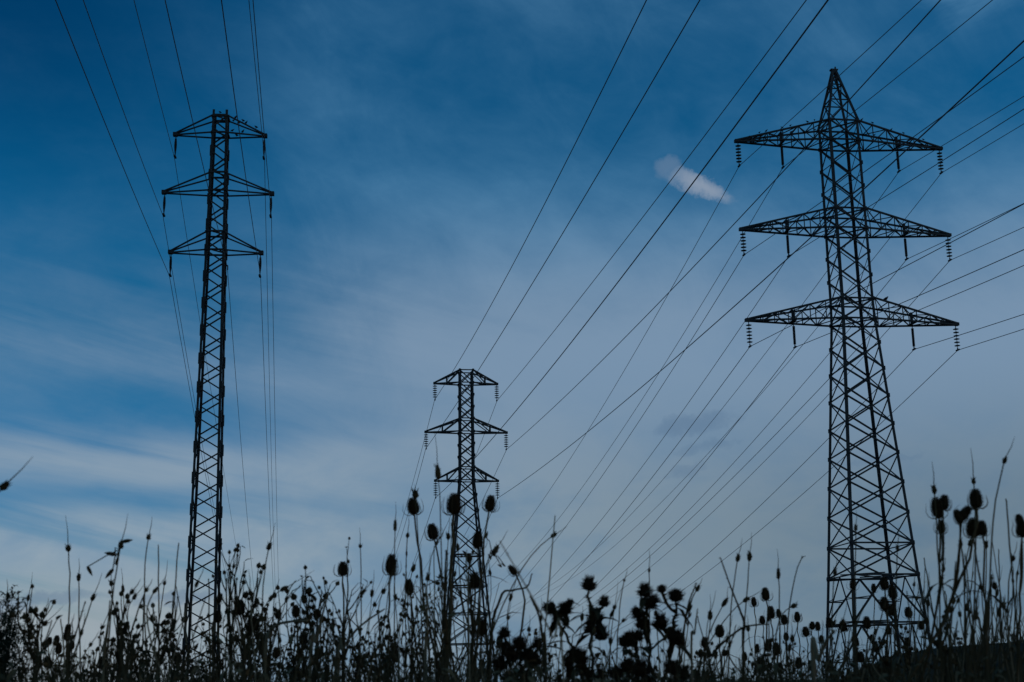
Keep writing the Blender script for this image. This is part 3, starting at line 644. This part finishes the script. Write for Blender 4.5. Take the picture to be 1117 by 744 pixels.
# --- branched seed weeds with button buds at the ends of forked twigs
def weed_parts(seed, buds, spread, twig=1.15, knob=0):
    r = random.Random(seed); S = MB(); B = MB()
    def bud(p, d, s):
        k = r.random()
        if k < 0.82:
            B.lathe([(.25*s, 0), (.62*s, .3*s), (.60*s, .8*s), (.35*s, 1.15*s), (.1*s, 1.3*s)], p-d*0.2*s, d, 6)
            for _ in range(3): th = r.random()*6.28; B.spike(p+d*0.9*s, d+Vector((math.cos(th), math.sin(th), 0))*0.6, 0.6*s, 0.13*s)
        else: B.leaf(p, d+Vector((r.uniform(-1, 1), r.uniform(-1, 1), r.uniform(-1, .4))), (0, 0, 1), 2.6*s, 1.1*s, r.uniform(.2, 1))
    def fork(p, d, L, rad, depth):
        n = 4; pts = [p]; dd = d.copy()
        for i in range(n):
            dd = (dd+Vector((r.uniform(-.13, .13), r.uniform(-.13, .13), .10))).normalized(); pts.append(pts[-1]+dd*L/n)
        S.tube(pts, [rad*(1-.5*i/n) for i in range(n+1)], 4)
        if depth == 0:
            bud(pts[-1], dd, r.uniform(.6, 1.15)*buds); return
        if r.random() < 0.5: bud(pts[2], (dd+Vector((r.uniform(-1, 1), r.uniform(-1, 1), 0))).normalized(), .6*buds)
        for _ in range(r.choice([2, 2, 3]) if depth < 2 else r.choice([3, 4, 4])):
            th = r.random()*6.28; a = spread*r.uniform(.5, 1.1); o = dd.orthogonal().normalized(); o = Matrix.Rotation(th, 3, dd)@o
            k = r.randrange(2, n+1) if depth >= 1 else n
            fork(pts[k], (dd*math.cos(a)+o*math.sin(a)).normalized(), L*r.uniform(.38, .62), rad*.62, depth-1)
    # main stem: one unit tall; the forks fill the upper half
    pts = [Vector((0, 0, 0))]
    for i in range(8): pts.append(pts[-1]+Vector((r.uniform(-.012, .012), r.uniform(-.012, .012), .105)))
    S.tube(pts, [.0036*twig]*9, 5)
    for k in (3, 4, 5, 6, 7):
        for _ in range(r.choice([1, 2])):
            th = r.random()*6.28; a = spread*r.uniform(.7, 1.2)
            fork(pts[k], Vector((math.cos(th)*math.sin(a), math.sin(th)*math.sin(a), math.cos(a))), r.uniform(.10, .20)*(1.25-.07*k), .0022*twig, 2 if k < 7 else 1)
    for _ in range(3): fork(pts[8], Vector((r.uniform(-.5, .5), r.uniform(-.5, .5), 1)).normalized(), r.uniform(.08, .13), .0022*twig, 1)
    for q in range(knob):
        th = 2.4*q; a = Vector((math.cos(th)*.75, math.sin(th)*.75, 1)).normalized(); k = pts[8] if q % 3 else pts[7]
        fork(k, a, r.uniform(.028, .06), .0014*twig, 0)
    fork(pts[8], Vector((0, 0, 1)), .13 if not knob else .06, .0022*twig, 2)
    for k in range(1, 8):
        for _ in range(1):
            th = r.random()*6.28; S.leaf(pts[k], (math.cos(th), math.sin(th), r.uniform(-.6, .5)), (0, 0, 1), r.uniform(.03, .07), r.uniform(.008, .018), r.uniform(.2, 1.2))
    return S.mesh('stem', WEED), B.mesh('seed_buds', SEED), max(v[2] for v in S.v)
WEEDS = [weed_parts(40+i, b, s) for i, (b, s) in enumerate(((.0066, .75), (.0082, .6), (.0058, .85), (.0076, .65), (.0092, .7), (.0064, .55)))]
WEEDS += [weed_parts(61, .0080, .55, 1.2, 6), weed_parts(62, .0090, .7, 1.3, 8), weed_parts(63, .0072, .8, 1.1, 7)]
def weed(px, py, Y, label, group=None, kind=None, bx=None):
    k = rng.choice([0, 0, 1, 2, 2, 3, 3, 4, 5, 5, 5, 6, 7, 8]) if kind is None else kind
    p = P(px, py, Y); bx = px+rng.uniform(-25, 25) if bx is None else bx
    foot = root_of(bx, Y, p); d = p-foot
    root = thing('seed_weed', label, 'weed', foot, 0, group)
    root.rotation_mode = 'QUATERNION'; root.rotation_quaternion = Vector((0, 0, 1)).rotation_difference(d.normalized())@Matrix.Rotation(rng.random()*6.28, 3, 'Z').to_quaternion()
    s = d.length/WEEDS[k][2]; root.scale = (s, s, s)
    link('stem', WEEDS[k][0], root); link('seed_buds', WEEDS[k][1], root)
    return root
for px, py, Y, bx, k, lab in (
    (42, 642, 3.8, 30, 7, 'seed weed with a knot of buds beside the feathery bush at the left end'),
    (137, 648, 3.9, 112, 6, 'seed weed with clustered buds, first upright one right of the oat-like stalk'),
    (157, 661, 4.1, 150, 8, 'seed weed with a flat bunch of buds left of the slim mast'),
    (176, 648, 3.9, 176, 7, 'tall seed weed nearest to the slim mast on its left'),
    (224, 594, 4.2, 226, 5, 'tall thin seed weed growing up inside the outline of the slim mast'),
    (270, 616, 4.0, 282, 6, 'seed weed with one knobbly top bunch just right of the slim mast'),
    (325, 646, 4.2, 326, 8, 'seed weed with a small open umbel left of the lone straight teasel'),
    (347, 622, 4.0, 345, 7, 'seed weed with a dense round bunch left of the lone straight teasel'),
    (364, 590, 3.9, 360, 0, 'tallest branching seed weed, close behind the lone straight teasel'),
    (292, 642, 4.3, 288, 8, 'seed weed between the knobbly one and the open umbel'),
    (478, 606, 4.0, 474, 0, 'tall seed weed under the leaning teasel by the distant pylon'),
    (467, 628, 4.2, 470, 2, 'seed weed between the two leftmost teasels by the distant pylon'),
    (502, 602, 4.4, 500, 5, 'thin seed weed inside the outline of the distant pylon')):
    weed(px, py, Y, lab, None, k, bx)
def env(px):
    e = [(-40, 668), (0, 660), (30, 668), (60, 692), (95, 690), (130, 668), (175, 672), (215, 668), (250, 655), (300, 662), (345, 655), (375, 662), (400, 676), (430, 655), (460, 630), (500, 628), (535, 650), (560, 690), (600, 702), (650, 690), (700, 690), (750, 704), (800, 704), (850, 700), (900, 696), (960, 692), (1000, 672), (1060, 655), (1160, 655)]
    for (a, b), (c, d) in zip(e[:-1], e[1:]):
        if px <= c: return b+(d-b)*(px-a)/(c-a)
    return e[-1][1]
zones = ((-40, 200, 'left of the slim mast'), (200, 400, 'between slim mast and lone straight teasel'), (400, 560, 'around the teasels by the distant pylon'), (560, 760, 'among the thistles'), (760, 1000, 'left of and below the wide-armed pylon'), (1000, 1160, 'at the right end of the field'))
wcount = 0
def zone(px):
    return next(z[2] for z in zones if px < z[1]) if px < 1160 else zones[-1][2]
for i in range(168):
    px = -30+1190*((i*0.61803+0.13) % 1.0); e = env(px); u = rng.random()
    if 1000 < px and u < 0.45: continue
    if 770 < px < 900 and u < 0.55: continue
    if 580 < px < 770 and u < 0.25: continue
    py = e-8+(738-e)*rng.random()**0.72
    if px < 44: continue
    z = zone(px); weed(px, py, rng.uniform(3.2, 5.6), 'low withered seed weed '+z, 'low weeds '+z)

# --- single grass and sedge stalks with a dark spindle and a long awn
def gstalk(px, py, L, w, bx, tip=None, label='', group=None, Y=None, pods=(), rad=1.0, pale=False, lean=None):
    """head centre, head length and width (px), bx where the stalk meets the lower edge, tip: end of the awn"""
    Y = Y or rng.uniform(3.2, 4.6); c = P(px, py, Y); s = Y/1518
    t = P(tip[0], tip[1], Y) if tip else c+Vector((0, 0, L*s))
    d = (t-c).normalized()
    if lean is not None: d = Vector((math.sin(R_(lean)), 0, math.cos(R_(lean))))
    foot = root_of(bx, Y, c-d*L*s/2); root = thing('grass_stalk', label, 'grass stalk', foot, 0, group)
    pts = stem_curve(foot, c-d*L*s/2, d, 12, .0012, P(bx, BASE_Y, Y))
    b = MB(); b.tube(local(root, pts), [.0022*rad*(1.3-.6*k/12) for k in range(13)], 4); b.build('stalk', PALE if pale else STEM, root)
    if L > 0:
        h = MB(); o = c-root.location; n = 7
        h.lathe([(w*s*0.5*q, (i/n-.5)*L*s) for i, q in enumerate((.25, .7, .95, 1, .9, .8, .55, .15))], o, d, 7)
        for _ in range(int(14)):
            th = rng.random()*6.28; q = d.orthogonal().normalized(); q = Matrix.Rotation(th, 3, d)@q
            h.spike(o+d*(rng.uniform(-.45, .4)*L*s)+q*w*s*.35, d*1.2+q*.6, w*s*.7, w*s*.09)
        hd = h.build('seed_head', SEED, root)
        if tip:
            a = MB(); a.tube([o+d*L*s*.4, o.lerp(t-root.location, .55)+Vector((.002, 0, 0)), t-root.location], [.0013, .0010, .0004], 4); a.build('awn', STEM, hd)
    for (qx, qy, ql, ang) in pods:
        p = P(qx, qy, Y); dd = Vector((math.sin(R_(ang)), 0, math.cos(R_(ang)))); h = MB()
        h.lathe([(.10*ql*s, 0), (.18*ql*s, .25*ql*s), (.16*ql*s, .6*ql*s), (.02*ql*s, ql*s)], p-dd*ql*s*.5-root.location, dd, 6)
        k = min(range(len(pts)), key=lambda i: (pts[i]-p).length); h.tube([pts[min(k+2, len(pts)-1)]-root.location, pts[min(k+2, len(pts)-1)].lerp(p, .5)+Vector((0, 0, 4*s))-root.location, p-dd*ql*s*.45-root.location], .0016, 4)
        h.build('pod', SEED, root)
    return root
G = gstalk
G(74.5, 598, 8, 6, 72, (71.5, 562), 'thin straight stalk with one small spindle, first tall one from the left', Y=3.6)
G(132, 594, 10, 6, 116, (139.5, 560), 'oat-like stalk with several drooping husks left of the slim mast', Y=3.4, pods=((128, 611, 11, 15), (120, 604, 13, -80), (139, 590, 12, 80), (119, 626, 13, -140), (98, 623, 12, 150)))
G(162, 586, 6, 5, 161, (166, 563), 'thin straight stalk with one round bead between the oat-like stalk and the mast', Y=3.8)
G(86, 629.6, 9, 4.5, 88, (86, 609), 'short stalk with a tiny spindle beside the first tall one', Y=4)
G(49, 680, 7, 6, 38, (69, 661), 'short stalk with a bead and slanting awn by the feathery bush', Y=3.8)
G(49.5, 665, 5, 4, 46, (53, 652), 'tiny bead stalk over the slanting one by the feathery bush', Y=4)
G(5, 530, 13, 8, -60, (36, 498), 'bristly grass head leaning in from the left picture edge', Y=2.6, lean=42)
G(195, 592, 0, 0, 183, None, 'bare straight grass stalk just left of the slim mast', Y=3.6)
G(172.5, 594, 0, 0, 174, None, 'bare upright grass stalk second left of the slim mast', Y=3.8)
G(293.7, 596, 9, 5.5, 288, (300, 570), 'stalk with a dark spindle below the vertical wires of the slim mast', Y=3.6)
G(310, 642, 10, 5, 262, (343, 622), 'stalk with a spindle leaning far over towards the lone straight teasel', Y=3.7, lean=62)
G(312, 656, 3, 3, 255, (334, 630), 'beaded stalk leaning far over below the spindle', Y=3.8, lean=45, pods=((327, 640, 4, 45), (313, 652, 4, 45), (322, 634, 3, 45)))
G(255, 618, 4, 4, 246, (259, 600), 'short bead stalk touching the right leg of the slim mast', Y=4)
G(393, 596, 4, 4, 392, (392, 575), 'stalk with a bead right of the lone straight teasel', Y=4)
G(431, 573, 14, 4, 430, (431.5, 547), 'two-beaded stalk left of the tufted teasel', Y=3.8)
G(444.5, 584, 6, 4, 443, (446, 560), 'beaded stalk between the tufted and the straight teasel', Y=3.9, pods=((443.5, 603, 7, 0), (443, 617, 5, 0)))
G(477.6, 515, 17, 6.5, 482, (474, 470), 'very tall brown-husked stalk before the lowest left arm of the distant pylon', Y=3.4)
G(489, 585, 8, 5, 484, (490, 562), 'stalk with a husk below the large teasel head on the distant pylon', Y=4)
G(494, 571, 8, 4, 492, (496, 548), 'stalk with a husk hidden against the shaft of the distant pylon', Y=4.1)
G(540.5, 600, 13, 6, 528, (554, 578), 'oat-like stalk with hanging husks right of the distant pylon', Y=3.7, pods=((534, 607, 7, -30), (545, 617, 6, -60), (549, 616, 6, -50), (531, 583, 8, 15)))
G(453, 539, 10, 7, 462, (452, 528), 'fluffy seed tuft on a stalk just above the tufted teasel', Y=3.9)
G(604, 584, 8, 5, 520, (619, 573.5), 'arching grass stalk with a spindle between the distant pylon and thistles', Y=3.5, lean=58)
G(605.7, 562, 0, 0, 590, None, 'tall bare grass stalk crossing the arching one', Y=3.4, pale=True)
G(681, 633, 3, 3, 672, (684, 620), 'bead stalk in the gap between the two halves of the thistle clump', Y=3.8)
G(708, 622, 5, 3, 709, (708, 598), 'tall awn rising out of the middle of the thistle clump', Y=3.8)
G(666, 699, 8, 5, 665, (667, 684), 'short stalk with a spindle low between the thistles', Y=3.8)
G(805, 608.5, 9, 5, 794, (809.5, 587), 'stalk with a spindle, left one of a tall pair right of the thistles', Y=3.6)
G(817.6, 607, 11, 5.5, 809, (819.8, 581), 'stalk with a spindle, right one of a tall pair right of the thistles', Y=3.6)
G(849, 625.5, 13, 4.5, 852, (847.6, 598), 'stalk with a long narrow spindle left of the wide-armed pylon', Y=3.7)
G(790.7, 657, 12, 5, 758, (794, 640), 'stalk with a cylinder head slanting right beside the thistles', Y=3.7, lean=35)
G(814, 654, 9, 5, 752, (832, 643), 'stalk with a cylinder head lying almost flat below the tall pair', Y=3.8, lean=58)
G(774.6, 671, 11, 5.5, 764, (774.5, 648), 'stalk with a stubby upright head right of the thistles', Y=3.8)
G(761, 641.6, 8, 4.5, 738, (766, 630), 'bristle grass with a row of husks on the right of the thistles', Y=3.6, lean=32, pods=((753.5, 663, 8, 32), (753, 671, 6, 32), (748.5, 676, 7, 32), (751, 680, 6, 20)))
G(866, 661, 8, 5, 846, (870, 655), 'stalk with a flat-lying bud left of the wide-armed pylon', Y=3.8, lean=70)
G(875, 608, 2, 2, 858, (879, 606), 'thin curved stalk bent at its top left of the wide-armed pylon', Y=3.7, lean=30)
G(933.5, 575.7, 8, 4, 934, (934, 556), 'stalk with a spindle rising inside the wide-armed pylon', Y=3.8)
G(910.8, 623.7, 8, 4.5, 908, (913, 607), 'stalk with a spindle inside the lower left of the wide-armed pylon', Y=3.8)
G(979, 597.6, 7, 4, 976, (980, 575), 'stalk with a spindle near the right leg of the wide-armed pylon', Y=3.8)
G(1019, 534, 11, 5.5, 1027, (1016.5, 503), 'stalk with a spindle above the three crowded teasel heads', Y=3.2)
G(1062, 525, 7, 5, 1058, (1058.8, 489), 'stalk with a small spindle above the tall teasel head', Y=3.2)
G(1096, 502, 9, 5, 1080, (1107, 476), 'long curved stalk with a spindle near the right picture edge', Y=3.0, lean=22)
G(1097, 544, 0, 0, 1115, None, 'bare stalk slanting left near the right picture edge', Y=3.1)
for (px, py, L, w) in ((1058, 592, 9, 4), (1048, 592, 11, 4), (1076, 594, 9, 4), (1105, 609, 7, 5), (1085, 639, 9, 6), (1052, 620, 6, 3), (1029, 621, 8, 4), (1012, 658, 8, 4), (1013, 648, 6, 3), (1040, 655, 9, 5), (1090, 668, 12, 5), (1095, 660, 9, 5), (1105, 634, 5, 3), (1070, 640, 8, 4), (1075, 682, 9, 5), (1028, 630, 5, 3), (1065, 672, 9, 5), (1110, 625, 6, 3), (1047, 670, 7, 4)):
    G(px, py, L, w, px+rng.uniform(-14, 14), (px+rng.uniform(-4, 5), py-rng.uniform(12, 26)), 'thin husk-bearing grass stalk below the teasels at the right end', 'grass stalks at the right end', rng.uniform(3.0, 4.4))
zc = {}
for i in range(175):
    px = -20+1160*((i*0.7548777+0.4) % 1.0); e = env(px)-rng.uniform(-40, 38)
    L = rng.choice([0, 0, 5, 7, 9]); z = zone(px)
    bare = 'bare' if L == 0 else 'husked'
    G(px, e, L, rng.uniform(3, 5), px+rng.uniform(-32, 22), (px+rng.uniform(-3, 12), e-rng.uniform(12, 30)) if L else None, 'thin %s grass stalk in the weeds %s' % (bare, z), '%s grass stalks %s' % (bare, z), rng.uniform(3.2, 5.0), rad=rng.uniform(.7, 1.1), pale=i % 3 == 0)

# --- thick bent dead stalks
def stalk(pix, Y, r, label, m=None):
    pts = [P(x, y, Y+0.04*i) for i, (x, y) in enumerate(pix)]
    q = pts[-1]; foot = Vector((q.x+(q.x-pts[-2].x)*.6, q.y, gz(q.x, q.y))); pts.append(foot)
    root = thing('dead_stalk', label, 'dead stalk', foot); out = []
    n = len(pts)
    for i in range(n-1):
        a, b_, c, d = pts[max(i-1, 0)], pts[i], pts[i+1], pts[min(i+2, n-1)]
        for k in range(5):
            t = k/5; out.append(0.5*((2*b_)+(c-a)*t+(2*a-5*b_+4*c-d)*t*t+(3*b_-a-3*c+d)*t**3))
    out.append(pts[-1]); b = MB(); nn = len(out)
    b.tube(local(root, out), [r*.62*(.55+.75*min(1, i/(nn*.6)))*rng.uniform(.85, 1.15) for i in range(nn)], 6)
    prickles(b, local(root, out), r*1.1, 30)
    b.build('stalk', m or STEM, root)
stalk([(785.7, 608), (797, 640), (808, 668), (812, 684), (812, 744)], 3.4, .0042, 'thick dark stalk with a bent top standing between thistles and wide-armed pylon')
stalk([(839, 681), (822, 682), (808, 686), (790, 700), (777, 715), (768, 744)], 3.4, .0042, 'thick dead stalk arching over from the foot of the bent one')
stalk([(910, 688), (902, 699), (893, 720), (888, 744)], 3.0, .0065, 'thick pale broken stalk leaning at the left foot of the wide-armed pylon', PALE)
stalk([(420, 664), (402, 676), (386, 690), (374, 710), (368, 744)], 3.4, .0045, 'bent pale stalk leaning right of the lone straight teasel', PALE)
stalk([(335, 677), (318, 678), (302, 682), (294, 695), (288, 744)], 3.6, .0060, 'grey stalk bent flat below the small teasels right of the slim mast', PALE)
stalk([(358, 645), (352, 670), (345, 700), (338, 744)], 3.3, .0048, 'thick leaning stalk left of the lone straight teasel', PALE)
stalk([(545, 590), (562, 619), (585, 660), (603, 696), (615, 744)], 2.3, .0022, 'pale blurred straight stalk slanting across the wires right of the distant pylon', PALE)
stalk([(578, 650), (588, 672), (592, 700), (596, 744)], 3.2, .0045, 'short broken stalk standing against the slanting pale one', STEM)
stalk([(93, 656), (86, 680), (78, 710), (74, 744)], 3.4, .0036, 'rough slanting spike of a stalk left of the oat-like one', STEM)
stalk([(120, 655), (117, 690), (113, 720), (112, 744)], 3.4, .0045, 'pale thick stalk below the oat-like stalk', PALE)
stalk([(168, 668), (152, 690), (138, 712), (130, 744)], 3.5, .0038, 'slanting ragged stalk left of the slim mast', STEM)
stalk([(175, 681), (158, 700), (147, 720), (142, 744)], 3.5, .0034, 'second slanting ragged stalk left of the slim mast', STEM)
stalk([(252, 648), (258, 668), (264, 700), (266, 744)], 3.4, .0040, 'ragged upright stalk right beside the slim mast', STEM)
stalk([(580, 626), (575, 640), (560, 644), (545, 655), (534, 744)], 3.6, .0040, 'bent arm of a dead stalk under the sideways teasel head', STEM)
stalk([(487, 600), (485, 650), (487, 700), (487, 744)], 3.2, .0062, 'thick upright stalk in front of the left leg of the distant pylon', STEM)
stalk([(465, 640), (466, 690), (464, 744)], 3.3, .0050, 'pale thick stalk between the teasels left of the distant pylon', PALE)
stalk([(760, 636), (750, 662), (745, 700), (742, 744)], 3.4, .0036, 'upright stalk at the right edge of the thistle clump', STEM)
stalk([(761, 664), (758, 690), (755, 744)], 3.4, .0036, 'short stalk beside the bristle grass right of the thistles', PALE)
for i in range(26):
    px = 996+121*((i*0.61803) % 1.0); top = 600+rng.uniform(-15, 70); dx_ = rng.uniform(-18, 14)
    G(px+dx_, top, 0, 0, px-dx_*.4, None, 'thin bare stalk in the thicket at the right end of the field', 'bare stalks at the right end', rng.uniform(2.8, 4.2), rad=rng.uniform(.6, 1.1), pale=i % 4 == 0)

# --- feathery bush at the left edge
def bush():
    r = random.Random(5); root_p = P(8, 744, 4.2); root_p.z = gz(root_p.x, 4.2)
    root = thing('feathery_bush', 'fine feathery bush with hair-like twigs at the left picture edge', 'bush', root_p); S = MB(); L = MB()
    for k in range(60):
        tx, ty = r.gauss(6, 20), 0
        ty = 643+abs(tx-8)*1.15+r.random()**1.5*70
        t = P(tx, ty, 4.2+r.uniform(-.25, .25))-root.location; pts = stem_curve(Vector((r.uniform(-.05, .05), r.uniform(-.05, .05), 0)), t, (tx*.01, 0, 1), 9, .004)
        S.tube(pts, [.0022-.0016*i/9 for i in range(10)], 4)
        for q in range(46):
            i = r.randrange(4, 9); p = pts[i].lerp(pts[i+1], r.random()); th = r.random()*6.28
            d = Vector((math.cos(th), math.sin(th), r.uniform(-.1, .9))).normalized(); e = p+d*r.uniform(.02, .06)
            S.tube([p, e], [.0006, .0003], 3, False)
            for _ in range(4): L.leaf(p.lerp(e, r.uniform(.3, 1)), d+Vector((r.uniform(-1, 1), r.uniform(-1, 1), r.uniform(-1, 1))), (0, 0, 1), r.uniform(.009, .017), .006, .2)
    S.build('stem', GREEN, root); L.build('foliage', GREEN, root)
bush()

# --- the mass of grass and litter at the bottom that nobody could count
def mass():
    r = random.Random(77); b = MB()
    for i in range(8500):
        Y = r.uniform(2.4, 7.5); px = r.uniform(-90, 1210); e = env(px)
        top = 744-abs(r.gauss(0, 1))*(24 if px < 980 else 20)+10
        top = max(top, e-8+r.random()*20)
        p = P(px, top, Y); x0 = p.x+r.uniform(-.12, .12); g = gz(x0, Y); lo = max(g, p.z-r.uniform(.35, .8))
        f = Vector((x0, Y+r.uniform(-.05, .05), lo)); w = r.uniform(.0012, .0034); c = f.lerp(p, .55)+Vector((r.uniform(-.02, .02), 0, .02))
        s = Vector((1, r.uniform(-.4, .4), 0)).normalized()*w
        b.add([f-s, f+s, c+s*.8, c-s*.8, p], [(0, 1, 2, 3), (3, 2, 4)])
    for i in range(5200):      # short grass on the bank
        x = r.uniform(1.6, 6.5); y = r.uniform(6.5, 11.5); g = gz(x, y)
        if g < 0.5: continue
        L = r.uniform(.04, .15)*(2.4 if r.random() < .06 else 1); f = Vector((x, y, g-.01)); t = f+Vector((r.uniform(-.5, .5)*L, r.uniform(-.3, .3)*L, L)); w = r.uniform(.0015, .004)
        b.add([f+Vector((-w, 0, 0)), f+Vector((w, 0, 0)), t], [(0, 1, 2)])
    for i in range(2400):      # curled leaves and husks caught between the stems
        Y = r.uniform(2.8, 6.5); px = r.uniform(-90, 1210); e = env(px); py = max(e+22, 748-abs(r.gauss(0, 1))*(744-e)*0.30)
        p = P(px, py, Y); th = r.random()*6.28; L = r.uniform(.008, .028)
        b.leaf(p, (math.cos(th), math.sin(th), r.uniform(-1, 1)), (r.uniform(-1, 1), r.uniform(-1, 1), 1), L, L*r.uniform(.25, .6), r.uniform(.1, 1.2))
    o = b.build('dry_grass', GRASS); tag(o, 'dense dark dry grass and litter along the bottom of the view', 'grass', None, 'stuff')
mass()
